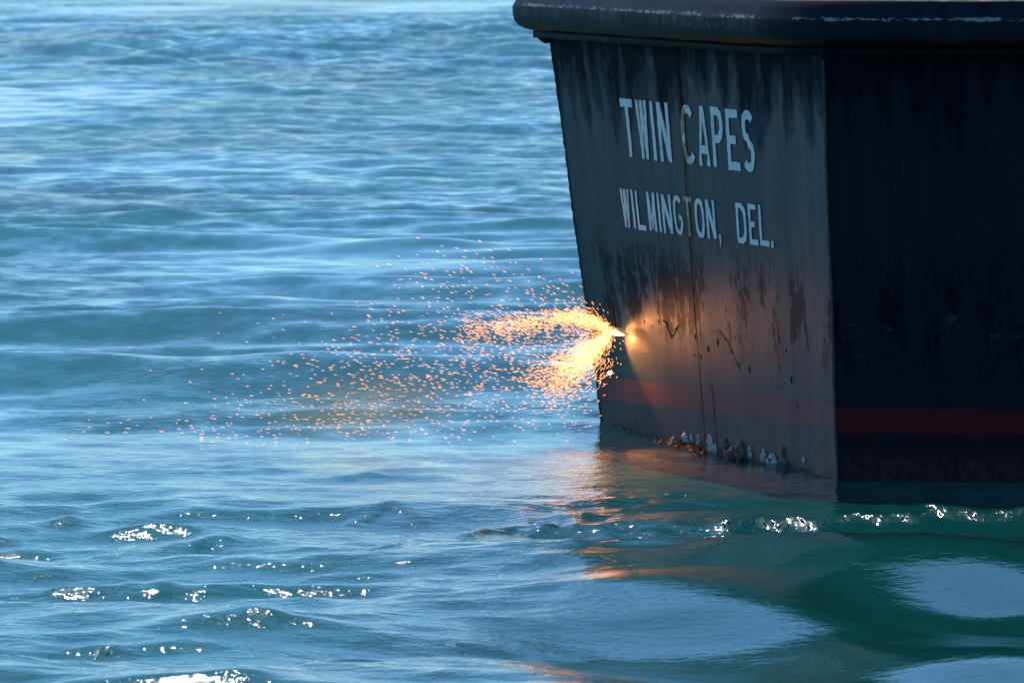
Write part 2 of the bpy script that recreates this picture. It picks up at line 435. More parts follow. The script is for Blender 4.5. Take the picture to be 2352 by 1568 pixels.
# ---- lettering
def stroke_outline(pts, wx, wy):
    """closed outline around an open polyline; wx/wy = stroke thickness across x and y"""
    L, Rr = [], []
    n = len(pts)
    for i, (x, y) in enumerate(pts):
        ax, ay = pts[max(i - 1, 0)]; bx, by = pts[min(i + 1, n - 1)]
        dx, dy = (bx - ax), (by - ay)
        dx, dy = dx / wx, dy / wy
        ln = math.hypot(dx, dy) or 1
        nx, ny = -dy / ln * wx / 2, dx / ln * wy / 2
        L.append((x + nx, y + ny)); Rr.append((x - nx, y - ny))
    return L + Rr[::-1]
def ring(a0, a1, cx, cy, rx, ry, n=22, p=.75):
    out = []
    for k in range(n):
        t = R(a0 + (a1 - a0) * k / (n - 1)); c, s = math.cos(t), math.sin(t)
        out.append((cx + rx * math.copysign(abs(c) ** p, c), cy + ry * math.copysign(abs(s) ** p, s)))
    return out
def glyph(ch, a, b):
    """outlines in a unit box; a = upright stroke width, b = crossbar height"""
    if ch == 'T': return [[(0, 1), (0, 1 - b), (.5 - a / 2, 1 - b), (.5 - a / 2, 0), (.5 + a / 2, 0), (.5 + a / 2, 1 - b), (1, 1 - b), (1, 1)]]
    if ch in 'I.': return [[(0, 0), (0, 1), (1, 1), (1, 0)]]
    if ch == ',': return [[(.1, .45), (0, 1), (1, 1), (.95, .5), (.5, 0), (.2, 0)]]
    if ch == 'L': return [[(0, 1), (0, 0), (1, 0), (1, b), (a, b), (a, 1)]]
    if ch == 'E': return [[(0, 0), (0, 1), (.95, 1), (.95, 1 - b), (a, 1 - b), (a, .5 + b / 2), (.72, .5 + b / 2), (.72, .5 - b / 2), (a, .5 - b / 2), (a, b), (1, b), (1, 0)]]
    if ch == 'N': return [[(0, 0), (0, 1), (a * 1.15, 1), (1 - a, .36), (1 - a, 1), (1, 1), (1, 0), (1 - a * 1.15, 0), (a, .64), (a, 0)]]
    if ch == 'W': return [[(0, 1), (.20, 0), (.40, 0), (.5, .5), (.60, 0), (.80, 0), (1, 1), (1 - a * .9, 1), (.71, .34), (.62, 1), (.38, 1), (.29, .34), (a * .9, 1)]]
    if ch == 'M': return [[(0, 0), (0, 1), (a, 1), (.5, .34), (1 - a, 1), (1, 1), (1, 0), (1 - a, 0), (1 - a, .58), (.56, .04), (.44, .04), (a, .58), (a, 0)]]
    if ch == 'A': return [[(0, 0), (.36, 1), (.64, 1), (1, 0), (1 - a * 1.15, 0), (.79, .2), (.21, .2), (a * 1.15, 0)], [(.30, .34), (.70, .34), (.5, .80)]]
    if ch == 'P': return [[(0, 0), (0, 1), (.66, 1), (.92, .92), (1, .78), (1, .62), (.90, .48), (.62, .40), (a, .40), (a, 0)],
                          [(a, 1 - b), (a, .40 + b), (.55, .40 + b), (1 - a, .64), (1 - a, .77), (.58, 1 - b)]]
    if ch == 'D': return [[(0, 0), (0, 1), (.60, 1), (.92, .90), (1, .74), (1, .24), (.9, .08), (.60, 0)],
                          [(a, 1 - b), (a, b), (.55, b), (1 - a, .26), (1 - a, .74), (.55, 1 - b)]]
    if ch == 'O': return [ring(0, 345, .5, .5, .5, .5, 24), ring(0, 345, .5, .5, .5 - a, .5 - b, 24)]
    if ch == 'C': return [stroke_outline(ring(42, 318, .5, .5, .5 - a / 2, .5 - b / 2, 22), a, b)]
    if ch == 'G': return [stroke_outline(ring(42, 335, .5, .5, .5 - a / 2, .5 - b / 2, 24)[:-1] + [(1 - a / 2, .30), (1 - a / 2, .44), (.60, .445)], a, b * .95)]
    if ch == 'S':
        top = ring(25, 262, .5, .74, .5 - a / 2, .26 - b / 2, 13); bot = ring(82, -155, .5, .26, .5 - a / 2, .26 - b / 2, 13)
        return [stroke_outline(top + bot, a, b)]
def densify(o, sx, sy, step=.028, jit=.0034):
    out = []
    for i, (x0, y0) in enumerate(o):
        x1, y1 = o[(i + 1) % len(o)]
        n = max(1, int(math.hypot((x1 - x0) * sx, (y1 - y0) * sy) / step))
        for k in range(n):
            t = k / n
            out.append((x0 + (x1 - x0) * t, y0 + (y1 - y0) * t))
    return [(x * sx + random.uniform(-jit, jit), y * sy + random.uniform(-jit, jit)) for x, y in out]
def fatten(o, g):
    """the outline moved outwards by g (inwards when negative), corners kept short"""
    if not g: return o
    n = len(o); area = sum(o[i][0] * o[(i + 1) % n][1] - o[(i + 1) % n][0] * o[i][1] for i in range(n))
    sg = 1 if area > 0 else -1; out = []
    for i in range(n):
        (ax, ay), (bx, by), (cx, cy) = o[i - 1], o[i], o[(i + 1) % n]
        d0 = Vector((bx - ax, by - ay)).normalized(); d1 = Vector((cx - bx, cy - by)).normalized()
        m = Vector((d0.y + d1.y, -d0.x - d1.x))
        m = m.normalized() if m.length > .3 else Vector((d0.y, -d0.x))
        out.append((bx + m.x * g * sg, by + m.y * g * sg))
    return out
def letter_mesh(ch, uL, uR, v0, v1, wv, wh, lift, thick, grow):
    V, UV = [], []
    sx, sy = uL - uR, v1 - v0
    cu = bpy.data.curves.new("c", 'CURVE'); cu.dimensions = '2D'; cu.fill_mode = 'BOTH'
    cu.extrude = thick / 2
    for oi, o in enumerate(glyph(ch, min(.42, wv / sx), min(.3, wh / sy))):
        pts = fatten(densify(o, sx, sy), grow if oi == 0 else -grow)
        s = cu.splines.new('POLY'); s.points.add(len(pts) - 1); s.use_cyclic_u = True
        for q, (x, y) in zip(s.points, pts): q.co = (x, y, 0, 1)
    ob = bpy.data.objects.new("c", cu); me = bpy.data.meshes.new_from_object(ob)
    bm = bmesh.new(); bm.from_mesh(me); bmesh.ops.remove_doubles(bm, verts=bm.verts, dist=1e-5); bm.to_mesh(me); bm.free()
    for p in me.vertices:
        u, v = uL - p.co.x, v0 + p.co.y
        V.append(on_panel(u, v, lift + p.co.z + thick / 2)); UV.append((u, v))
    F = [tuple(pl.vertices) for pl in me.polygons]
    bpy.data.objects.remove(ob); bpy.data.curves.remove(cu); bpy.data.meshes.remove(me)
    return V, F, UV
def lettering(rows, wv, wh, grow):
    for r in rows:
        V, F, UV = letter_mesh(*r, wv, wh, .0035, .004, 0.0)
        o = part("letter", V, F, Ml.m, uvs=UV)
        V, F, UV = letter_mesh(*r, wv, wh, .0, .003, grow)
        part("letter_bead", V, F, Mb.m, o, uvs=UV)
ROW1 = [('T', 2.874, 2.689, 2.519, 3.036), ('W', 2.635, 2.478, 2.516, 3.034), ('I', 2.428, 2.389, 2.514, 3.032), ('N', 2.333, 2.163, 2.511, 3.032),
        ('C', 1.982, 1.800, 2.512, 3.029), ('A', 1.760, 1.599, 2.513, 3.032), ('P', 1.548, 1.388, 2.514, 3.036), ('E', 1.336, 1.169, 2.505, 3.026), ('S', 1.120, .965, 2.506, 3.029)]
ROW2 = [('W', 3.016, 2.890, 1.883, 2.223), ('I', 2.850, 2.822, 1.884, 2.224), ('L', 2.784, 2.654, 1.875, 2.223), ('M', 2.601, 2.486, 1.880, 2.226),
        ('I', 2.445, 2.417, 1.880, 2.227), ('N', 2.383, 2.244, 1.880, 2.221), ('G', 2.209, 2.075, 1.878, 2.227), ('T', 2.040, 1.925, 1.884, 2.226),
        ('O', 1.883, 1.752, 1.880, 2.224), ('N', 1.721, 1.593, 1.884, 2.222), (',', 1.553, 1.523, 1.815, 1.930), ('D', 1.273, 1.142, 1.883, 2.229),
        ('E', 1.104, .990, 1.882, 2.231), ('L', .955, .818, 1.888, 2.233), ('.', .793, .762, 1.883, 1.939)]
Ml = Mat("white_letter_paint"); uv, u, v = Ml.uv()
near_seam = Ml.ramp(Ml.math('ABSOLUTE', Ml.math('SUBTRACT', u, 1.975)), .16, .03)
rn = Ml.noise(Ml.scale(uv, (30, 9, 1)), 1, 4, .6)
rust = Ml.ramp(Ml.math('ADD', rn, Ml.math('MULTIPLY', near_seam, .32)), .70, .82)
wear = Ml.ramp(Ml.noise(Ml.scale(uv, (6, 4, 1)), 1, 5, .65), .48, .75)
Ml.set(Base_Color=Ml.mix(rust, Ml.mix(wear, (.86, .87, .88), (.50, .54, .57)), (.34, .17, .08)), Roughness=.5)
Mb = Mat("letter_bead"); Mb.set(Base_Color=(.010, .012, .014), Roughness=.6)
lettering(ROW1, .042, .072, .008)
lettering(ROW2, .029, .046, .006)

# ---- fender: a heavy rounded belt that follows the deck edge
def fender_path():
    """plan of the hull edge (u along it, point, outward normal) with the corner rounded"""
    a, b, c, d = Vector((5.6, 150)), Vector(F1[:2]), Vector(C1[:2]), Vector((12.0, 70.90))
    def rnd(p, q, r, rad, n):
        d0, d1 = (p - q).normalized(), (r - q).normalized()
        ang = math.acos(max(-1, min(1, d0.dot(d1)))); k = rad / math.tan(ang / 2)
        s, e = q + d0 * k, q + d1 * k; o = []
        for i in range(n + 1):
            t = i / n; o.append((s * (1 - t) ** 2 + q * 2 * t * (1 - t) + e * t * t))
        return o
    P = [a + (b - a) * t for t in (0, .5, .9, .97)] + rnd(a, b, c, .3, 8)
    m = rnd(b, c, d, 1.2, 14)
    P += [P[-1] + (m[0] - P[-1]) * t for t in np.linspace(.1, .9, 12)] + m + [m[-1] + (d - m[-1]) * t for t in np.linspace(.05, 1, 26)]
    return P
def refine(P):
    out = [P[0]]
    for p, q in zip(P, P[1:]):
        n = max(1, int((q - p).length / .22)) if q.y < 84 else 1
        out += [p + (q - p) * (k / n) for k in range(1, n + 1)]
    return out
FP = refine(fender_path())
def sweep(name, prof, mat, parent=None, i0=0, i1=None, closed=True, wob=.004):
    P = FP[i0:i1]; V, UV = [], []
    n = len(prof); dist = 0
    for k, p in enumerate(P):
        t0 = (P[k] - P[max(k - 1, 0)]); t1 = (P[min(k + 1, len(P) - 1)] - P[k])
        t0 = t0.normalized() if t0.length else t1.normalized(); t1 = t1.normalized() if t1.length else t0
        tt = (t0 + t1).normalized(); nn = Vector((tt.y, -tt.x))
        if k == 0 or True:
            sc = 1 / max(.5, math.sqrt((1 + t0.dot(t1)) / 2))
        if nn.dot(Vector((7, 110)) - p) > 0: nn = -nn
        if k: dist += (P[k] - P[k - 1]).length
        rise = .05 * smooth(2.6, -.2, p.x)
        acc = 0
        for j, (o, z) in enumerate(prof):
            if j: acc += math.hypot(o - prof[j - 1][0], z - prof[j - 1][1])
            oo = o + (wob * (math.sin(dist * 3.1 + z * 9) + 1.3 * math.sin(dist * 1.27 + z * 5) * math.sin(dist * .61) + .7 * math.sin(dist * 7.3 + z * 14)) if o > .15 else 0)
            q = p + nn * oo * sc
            V.append((q.x, q.y, z + rise + (.003 * math.sin(dist * 4.3 + o * 8) if o > .1 else 0))); UV.append((dist, acc))
    F = []
    for k in range(len(P) - 1):
        for j in range(n - (0 if closed else 1)):
            F.append((k * n + j, k * n + (j + 1) % n, (k + 1) * n + (j + 1) % n, (k + 1) * n + j))
    if closed:
        F.append(tuple(range(n))); F.append(tuple(range((len(P) - 1) * n, len(P) * n))[::-1])
    return part(name, V, F, mat, parent, uvs=UV, smooth=True)
Mf = Mat("fender_paint"); uv, u, v = Mf.uv()
zz = Mf.n.new("ShaderNodeSeparateXYZ"); Mf.l.new(Mf.pos(), zz.inputs[0]); z = zz.outputs[2]; px = zz.outputs[0]
fs = Mf.noise(Mf.scale(uv, (8, .5, 1)), 1, 5, .6); fb = Mf.noise(Mf.scale(uv, (3, 4, 1)), 1, 5, .65)
col = Mf.mix(Mf.ramp(fs, .35, .7), (.006, .011, .020), (.012, .020, .032))
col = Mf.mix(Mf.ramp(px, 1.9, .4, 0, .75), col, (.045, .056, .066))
col = Mf.mix(Mf.math('MULTIPLY', Mf.ramp(fb, .55, .7), .3), col, (.022, .013, .010))
ch_n = Mf.math('ADD', Mf.math('MULTIPLY', Mf.noise(Mf.scale(uv, (11, 34, 1)), 1, 5, .7), .7), Mf.math('MULTIPLY', Mf.noise(Mf.scale(uv, (1.3, 0, 1)), 1, 2), .45))
edge = Mf.ramp(Mf.math('ABSOLUTE', Mf.math('SUBTRACT', z, Mf.ramp(px, 2.6, -.2, 3.825, 3.875))), .035, .006)
chips = Mf.ramp(Mf.math('ADD', ch_n, Mf.math('MULTIPLY', edge, .20)), .78, .81)
scuff = Mf.math('MULTIPLY', Mf.math('MULTIPLY', Mf.ramp(z, 3.66, 3.80), Mf.ramp(z, 3.90, 3.84)), Mf.math('MULTIPLY', Mf.ramp(px, 1.15, 1.35), Mf.ramp(px, 2.05, 1.8)))
scuff = Mf.math('MULTIPLY', scuff, Mf.ramp(Mf.noise(Mf.scale(uv, (9, 16, 1)), 1, 5, .7), .52, .66))
col = Mf.mix(Mf.math('MAXIMUM', chips, Mf.math('MULTIPLY', scuff, .55)), col, (.26, .27, .27))
col = Mf.mix(Mf.math('MULTIPLY', Mf.ramp(z, 3.955, 3.98), .9), col, (.006, .004, .003))
rb = Mf.math('MULTIPLY', Mf.math('MULTIPLY', Mf.ramp(z, 3.72, 3.66), Mf.ramp(z, 3.60, 3.64)), Mf.ramp(Mf.noise(Mf.scale(uv, (1.2, 6, 1)), 1, 3), .5, .62))
col = Mf.mix(Mf.math('MULTIPLY', rb, .7), col, (.060, .034, .014))
Mf.set(Base_Color=col, Specular_IOR_Level=.12, Roughness=Mf.ramp(fs, .3, .7, .5, .68)); Mf.bump(fb, .4, .012)
fender = sweep("fender", [(-.06, 3.598), (.20, 3.598), (.25, 3.612), (.305, 3.642), (.338, 3.685), (.350, 3.74), (.353, 3.79), (.352, 3.815), (.348, 3.826), (.340, 3.838), (.308, 3.905), (.272, 3.966), (.25, 3.984), (-.06, 4.0)], Mf.m)
Mp = Mat("fender_lip_paint"); uv, u, v = Mp.uv()
zz = Mp.n.new("ShaderNodeSeparateXYZ"); Mp.l.new(Mp.pos(), zz.inputs[0]); px = zz.outputs[0]
n_ = Mp.noise(Mp.scale(uv, (13, 3, 1)), 1, 4, .6)
col = Mp.mix(Mp.ramp(px, 1.5, .45), (.005, .008, .012), (.034, .044, .052))
Mp.set(Base_Color=Mp.mix(Mp.math('MULTIPLY', Mp.ramp(n_, .5, .62), Mp.ramp(px, 2.2, .9, .25, .9)), col, (.022, .009, .007)), Roughness=.65, Specular_IOR_Level=.1)
sweep("fender_lip", [(-.05, 3.525), (.165, 3.525), (.168, 3.592), (-.05, 3.592)], Mp.m, None, 2, None, True, .0)
# small torn bracket under the far end of the lip
fc = Vector((F1.x, F1.y, 0))
Mk = Mat("black_steel"); Mk.set(Base_Color=(.006, .006, .007), Roughness=.6)
q0 = [(-.12, -.10, 3.57), (.02, -.08, 3.57), (.0, -.08, 3.525), (-.05, -.09, 3.515), (-.10, -.10, 3.545)]
V = [Vector((fc.x + a, fc.y + b, c)) for a, b, c in q0] + [Vector((fc.x + a, fc.y + b + .3, c)) for a, b, c in q0]
part("bracket", V, [(0, 1, 2, 3, 4), (9, 8, 7, 6, 5)] + [(i, i + 5, (i + 1) % 5 + 5, (i + 1) % 5) for i in range(5)], Mk.m)
# deck
Md = Mat("deck_steel"); Md.set(Base_Color=Md.mix(Md.ramp(Md.noise(Md.pos(), 2.5, 5), .4, .6), (.005, .005, .005), (.012, .007, .005)), Roughness=.7)
dp = [FP[0], Vector((14, 150)), Vector((12.0, 70.90))] + FP[::-1][1:-1]
part("deck", [(p.x, p.y, 3.985) for p in dp] + [(p.x, p.y, 3.90) for p in dp], [tuple(range(len(dp))), tuple(range(len(dp), 2 * len(dp)))[::-1]], Md.m)

# ---- marks on the plating: torch-cut slot, gouges and a loose hooked scrap
UC, VC = 3.374, .909
def blob(f, u, v, ru, rv, lift, th, n=10):
    V = [f(u + ru * math.cos(6.283 * k / n) * random.uniform(.45, 1.15), v + rv * math.sin(6.283 * k / n) * random.uniform(.6, 1.1), lift) for k in range(n)]
    V2 = [f(u + .55 * ru * math.cos(6.283 * k / n), v + .6 * rv * math.sin(6.283 * k / n), lift + th) for k in range(n)]
    return V + V2, [(k, (k + 1) % n, n + (k + 1) % n, n + k) for k in range(n)] + [tuple(range(n, 2 * n))]
Mg = Mat("gouged_steel"); Mg.set(Base_Color=Mg.mix(Mg.noise(Mg.pos(), 20, 3), (.002, .002, .0025), (.009, .006, .005)), Roughness=.7, Specular_IOR_Level=.1)
part("cut_slot", [on_panel(UC + a, b, c) for a, b, c in [(.018, VC - .01, .001), (-.018, VC - .01, .001), (-.012, 1.10, .001), (-.003, 1.24, .001), (.014, 1.10, .001), (.0, VC - .01, .008), (0, 1.10, .006)]],
     [(1, 0, 5), (1, 5, 6, 2), (0, 4, 6, 5), (2, 6, 3), (4, 3, 6)], Mg.m)
for (u, v, a, b) in [(2.88, 1.045, .022, .03), (2.63, 1.07, .02, .035), (1.72, .98, .028, .05), (1.60, 1.02, .02, .022), (1.52, .92, .02, .022), (1.87, .91, .04, .05),
                     (2.10, .83, .02, .03), (1.40, .83, .018, .025), (1.25, .80, .03, .05), (.80, .86, .02, .03), (.62, .78, .028, .05), (.72, .73, .015, .02), (.68, 1.02, .018, .035),
                     (.82, .70, .012, .02), (.55, .56, .016, .03), (2.0, .83, .035, .035), (2.06, 1.0, .03, .05)]:
    part("gouge", *blob(on_panel, u, v, a * .62, b * .8, .0012, .0015), Mg.m, smooth=True)
Mu = Mat("scuffed_paint"); Mu.set(Base_Color=Mu.mix(Mu.noise(Mu.pos(), 30, 4), (.010, .013, .017), (.045, .050, .058)), Roughness=.7, Specular_IOR_Level=.1)
for (u, v, a, b) in [(.16, 1.30, .05, .008), (.22, 1.24, .04, .006), (.14, 1.19, .07, .007), (.20, 1.05, .08, .008), (.46, 1.27, .025, .02), (.98, 1.36, .05, .05), (1.32, 1.22, .07, .02), (1.50, 1.21, .05, .02), (.62, 1.95, .05, .007), (.62, 2.6, .005, .14), (.63, 1.8, .005, .16), (.55, 2.45, .006, .07), (1.05, 2.05, .006, .05), (1.2, 2.15, .012, .012)]:
    part("scuff", *blob(on_front, u, v, a, b, .0012, .0012, 12), Mu.m, smooth=True)
hp = [(2.56, 1.09), (2.50, 1.075), (2.50, 1.03), (2.46, .985), (2.45, .95), (2.40, .985), (2.36, 1.03), (2.33, 1.075)]
part("hooked_scrap", *tube([on_panel(u, v, .003) for u, v in hp], [.005, .006, .004, .005, .006, .0035, .005, .003], 6), Mg.m, smooth=True)
part("hooked_scrap", *tube([on_panel(u, v, .008) for u, v in [(2.52, 1.08), (2.46, 1.045), (2.40, 1.015), (2.35, 1.045)]], [.002, .0025, .0025, .002], 6), Mg.m, smooth=True)
cr = [(1.70, 1.09), (1.60, 1.04), (1.52, .96), (1.46, .86), (1.40, .78)]
part("scratch", *tube([on_panel(u, v, .002) for u, v in cr], [.002] * 5, 5), Mg.m)
part("scratch", *tube([on_panel(u, v, .002) for u, v in [(.405, 1.33), (.39, 1.24), (.372, 1.12), (.355, 1.02)]], [.0012, .002, .002, .001], 5), Mw.m)

# ---- oysters and weed along the waterline
Mo = Mat("oyster_shell"); po = Mo.pos()
Mo.set(Base_Color=Mo.mix(Mo.ramp(Mo.noise(po, 28, 5, .65), .42, .6), (.55, .57, .56), (.15, .14, .12)), Roughness=.55); Mo.bump(Mo.noise(po, 60, 4), .5, .006)
Mo2 = Mat("brown_shell"); po = Mo2.pos()
Mo2.set(Base_Color=Mo2.mix(Mo2.ramp(Mo2.noise(po, 25, 5, .65), .4, .6), (.045, .022, .015), (.13, .11, .085)), Roughness=.6); Mo2.bump(Mo2.noise(po, 50, 4), .6, .008)
def oyster(u, v, wd, ht, tilt, mat, label):
    """a teardrop shell with growth ridges, cupped away from the plating"""
    n, m = 20, 6; base = on_panel(u, v, 0); V = []
    du = (F0 - C0).normalized(); dv = Vector((0, 0, 1))
    for r in range(m):
        q = r / (m - 1)
        for k in range(n):
            a = 6.283 * k / n
            x = math.sin(a) * (1 - .38 * math.cos(a)) * wd * 1.5 * (1 - q * .92) * (1 + .06 * math.sin(5 * a + 9 * u)); y = math.cos(a) * ht * (1 - q * .92) + .15 * ht * q
            x, y = x * math.cos(tilt) - y * math.sin(tilt), x * math.sin(tilt) + y * math.cos(tilt)
            z = .05 * math.sqrt(q) * (wd / .06) + .006 * (r % 2)
            V.append(base + du * x + dv * y + NP * (z - .004))
    F = [(r * n + k, r * n + (k + 1) % n, (r + 1) * n + (k + 1) % n, (r + 1) * n + k) for r in range(m - 1) for k in range(n)] + [tuple(range((m - 1) * n, m * n))]
    o = mesh_obj("oyster_shell", [p - base for p in V], F, mat, smooth=True)
    o.location = base
    return tag(o, label, "oyster shell", "oyster shells on the hull at the waterline")
W_, B_ = Mo.m, Mo2.m
for a in [
    (2.57, .03, .040, .032, .3, W_, "small pale oyster shell at the leftmost end of the waterline weed"),
    (2.36, .075, .058, .046, .5, W_, "round white oyster shell at the waterline, left of the welded seam"),
    (2.27, .085, .026, .044, .1, W_, "narrow white oyster shell beside the round white one left of the seam"),
    (2.16, .085, .026, .055, .0, W_, "thin white oyster shell hanging just left of the welded seam"),
    (1.945, .06, .052, .115, -.25, W_, "tallest white oyster shell, pointed, just right of the welded seam"),
    (1.885, .03, .046, .07, .1, W_, "short white oyster shell tucked under the tallest pointed one"),
    (1.71, .09, .035, .075, .0, B_, "brown and white oyster shell standing upright, left end of the clump"),
    (1.68, .015, .060, .055, .5, B_, "mottled oyster shell low in the clump in the middle of the plate"),
    (1.60, .03, .075, .065, -.5, B_, "wide mottled oyster shell in the clump beside the dark brown one"),
    (1.46, .065, .075, .120, .1, B_, "large dark brown oyster shell in the middle of the waterline"),
    (1.32, .075, .028, .065, -.1, W_, "slim pale oyster shell right of the large dark brown one"),
    (1.14, .11, .035, .045, .1, B_, "small brown oyster shell high above the waterline row"),
    (1.11, .065, .042, .090, .0, W_, "long pale oyster shell left of the big round open one"),
    (.965, .035, .078, .095, .1, W_, "big round white oyster shell, the largest near the corner"),
    (.80, .13, .034, .080, .1, B_, "green brown oyster shell above the last pair near the corner"),
    (.79, .035, .068, .085, -.1, B_, "broad grey brown oyster shell right of the big round white one"),
    (.50, .12, .020, .045, .0, W_, "tiny pale oyster shell alone nearest the corner weld"),
]: oyster(*a)
Ms = Mat("green_weed"); Ms.set(Base_Color=Ms.mix(Ms.noise(Ms.pos(), 14, 3), (.006, .022, .012), (.03, .05, .02)), Roughness=.35)
V, F = [], []
for k in range(1000):
    u = random.choice([random.uniform(1.95, 2.65), random.uniform(.5, 1.9), random.uniform(.2, 3.6)])
    v = random.uniform(-.06, .035); p = on_panel(u, v, .0)
    d = (NP * random.uniform(.3, 1.2) + (F0 - C0).normalized() * random.uniform(-.7, .7) + Vector((0, 0, random.uniform(-.5, .35)))).normalized()
    l = random.uniform(.05, .20); s = d.cross(Vector((0, 0, 1))).normalized() * random.uniform(.004, .012)
    b = len(V); V += [p - s, p + s, p + d * l * .6 + s * .7 + Vector((0, 0, .008)), p + d * l * .6 - s * .7 + Vector((0, 0, .008)), p + d * l - Vector((0, 0, .02))]
    F += [(b, b + 1, b + 2, b + 3), (b + 3, b + 2, b + 4)]
tag(mesh_obj("seaweed", V, F, Ms.m), "dark green weed fringing the hull at the waterline", "seaweed", kind='stuff')

# ------------------------------------------------------------------ cutting fire and sparks
CUT = on_panel(UC, VC, .03)
def emit(name, col, s):
    M = Mat(name); M.set(Base_Color=(0, 0, 0), Emission_Color=col, Emission_Strength=s)
    return M.m
hot = emit("white_hot_steel", (1.0, .62, .28), 3.4)
spark_m = emit("orange_spark", (1.0, .34, .11), 3.4)
spark_d = [emit("dim_spark", (1.0, .36, .14), 1.3), emit("mid_spark", (1.0, .36, .12), 2.2), spark_m]
def at_px(px, py, depth):
    """point of the spark spray from its place in the plane of the cut (metres left of and above the cut) and its depth"""
    D = CUT.y - (33.1 - depth) * 1.5; k = D / CUT.y
    return Vector((CUT.x * k + (px - 1415) / 20000 * D, D, 4.6 + (CUT.z - 4.6) * k - (py - 762) / 20000 * D))
# torch flame licking along the plating
V, F = [], []
fl = [(0.045, .006), (.02, .022), (-.03, .026), (-.08, .020), (-.14, .013), (-.20, .004)]
P = [on_panel(UC + a, VC - .004 + .02 * a, .03) for a, b in fl]
flame = mesh_obj("torch_flame", [p - CUT for p in tube(P, [b for a, b in fl], 10)[0]], tube(P, [b for a, b in fl], 10)[1], hot, smooth=True)
flame.location = CUT
tag(flame, "white hot flame of the cutting torch where it burns through the hull", "flame")

def spark_dir(px, py):
    r = math.hypot(px - 1415, py - 762)
    rad = math.atan2(py - 762, px - 1415)                       # screen plane, y down, pointing away from the cut
    lean = R(float(np.interp(py, [540, 700, 800, 950, 1030], [21, 15, 8, 3, 1])))
    ax, ay = math.cos(rad), math.sin(rad)
    bx, by = -math.cos(lean), -math.sin(lean)
    k = min(1, max(0, (r - 40) / 170))
    return Vector((ax * (1 - k) + bx * k, random.uniform(-.15, .15), -(ay * (1 - k) + by * k))).normalized()
def spark_verts(p, d, l, wd):
    a = d.orthogonal().normalized(); b = d.cross(a)
    return [p - d * l / 2, p + d * l / 2] + [p + d * l * .08 + (a * math.cos(t) + b * math.sin(t)) * wd / 2 for t in (0, 1.571, 3.142, 4.712)]
SF = [(0, 3, 2), (0, 4, 3), (0, 5, 4), (0, 2, 5), (1, 2, 3), (1, 3, 4), (1, 4, 5), (1, 5, 2)]
spray = []
def clip_ok(x, y): return y < 1026 and x > 150
for mx, my, sx_, sy_, n in [(1040, 650, 80, 52, 120), (985, 800, 140, 55, 330), (905, 895, 175, 55, 430), (850, 970, 180, 28, 210), (480, 985, 170, 26, 60), (1180, 860, 80, 45, 210), (1285, 685, 55, 25, 80)]:
    k = 0
    while k < n:
        x, y = random.gauss(mx, sx_), random.gauss(my, sy_)
        if x < 1345 and clip_ok(x, y):
            spray.append((x, y, random.uniform(31.9, 32.7) if y > 930 else random.uniform(31.6, 33.0))); k += 1
random.shuffle(spray)
solo, rest = spray[:300], spray[300:]
tmpl = []
for i in range(3):
    me = bpy.data.meshes.new("spark"); me.from_pydata(spark_verts(Vector(), Vector((1, 0, 0)), .038 + .004 * i, .0042 + .0006 * i), [], SF); me.materials.append(spark_d[i]); tmpl.append(me)
for i, (x, y, dep) in enumerate(solo):
    o = bpy.data.objects.new("spark", tmpl[i % 3]); COL.objects.link(o)
    o.location = at_px(x, y, dep)
    o.rotation_euler = spark_dir(x, y).to_track_quat('X', 'Z').to_euler()
    s = random.uniform(.55, 1.15); o.scale = (s, s, s)
    tag(o, "glowing orange spark flying clear over the water left of the hull", "spark", "loose sparks over the water")
def spark_mass(name, items, mat, label):
    V, F = [], []
    for (x, y, dep, l, wd) in items:
        b = len(V); V += spark_verts(at_px(x, y, dep), spark_dir(x, y), l, wd); F += [tuple(b + i for i in f) for f in SF]
    return tag(mesh_obj(name, V, F, mat), label, "sparks", kind='stuff')
items = [(x, y, d, random.uniform(.024, .044), random.uniform(.0025, .005)) for x, y, d in rest]
path = [(1415, 762), (1372, 737), (1330, 727), (1280, 729), (1220, 737), (1160, 747), (1100, 752), (1050, 755)]
for k in range(2400):                                            # upper jet
    t = random.betavariate(1.0, 1.5) * 6.9; i = int(t); q = t - i
    x = path[i][0] * (1 - q) + path[i + 1][0] * q; y = path[i][1] * (1 - q) + path[i + 1][1] * q
    y += random.gauss(0, 3.5 + 2.4 * t) + random.choice([0, 0, random.expovariate(1 / 14.)])
    items.append((x + random.gauss(0, 8), y, 33.0 - .10 * t + random.uniform(-.25, .1), random.uniform(.022, .045), random.uniform(.0025, .0045)))
for k in range(420):                                             # fan of short streaks above the cut
    an = R(random.gauss(148, 14)); r = random.uniform(10, 115)
    items.append((1415 + r * math.cos(an), 762 - r * math.sin(an) * .75, 33.0, random.uniform(.02, .05), random.uniform(.0025, .004)))
for k in range(4300):                                            # lower jet
    an = R(min(82, max(4, random.gauss(39, 9.5 if random.random() < .72 else 18)))); r = 8 + 250 * random.betavariate(1.15, 2.3)
    items.append((1415 - r * math.cos(an), 762 + r * math.sin(an), 33.0 - .003 * r + random.uniform(-.2, .1), random.uniform(.02, .042), random.uniform(.0025, .0048)))
for k in range(90):                                              # drops falling past the dark plate
    y = random.uniform(780, 885); x = 1372 + (885 - y) * .28 + random.gauss(8, 16)
    items.append((x, y, 32.6, .016, random.uniform(.006, .010)))
spark_mass("spark_jet", items, spark_m, "dense jets of orange sparks streaming left from the torch cut")
core = []
for k in range(800):
    an = R(random.gauss(36, 8)); r = 4 + 105 * random.betavariate(1, 1.5)
    core.append((1415 - r * math.cos(an), 762 + r * math.sin(an), 32.9, random.uniform(.03, .06), random.uniform(.004, .006)))
spark_mass("spark_core", core, hot, "white hot root of the lower spark jet at the torch cut")
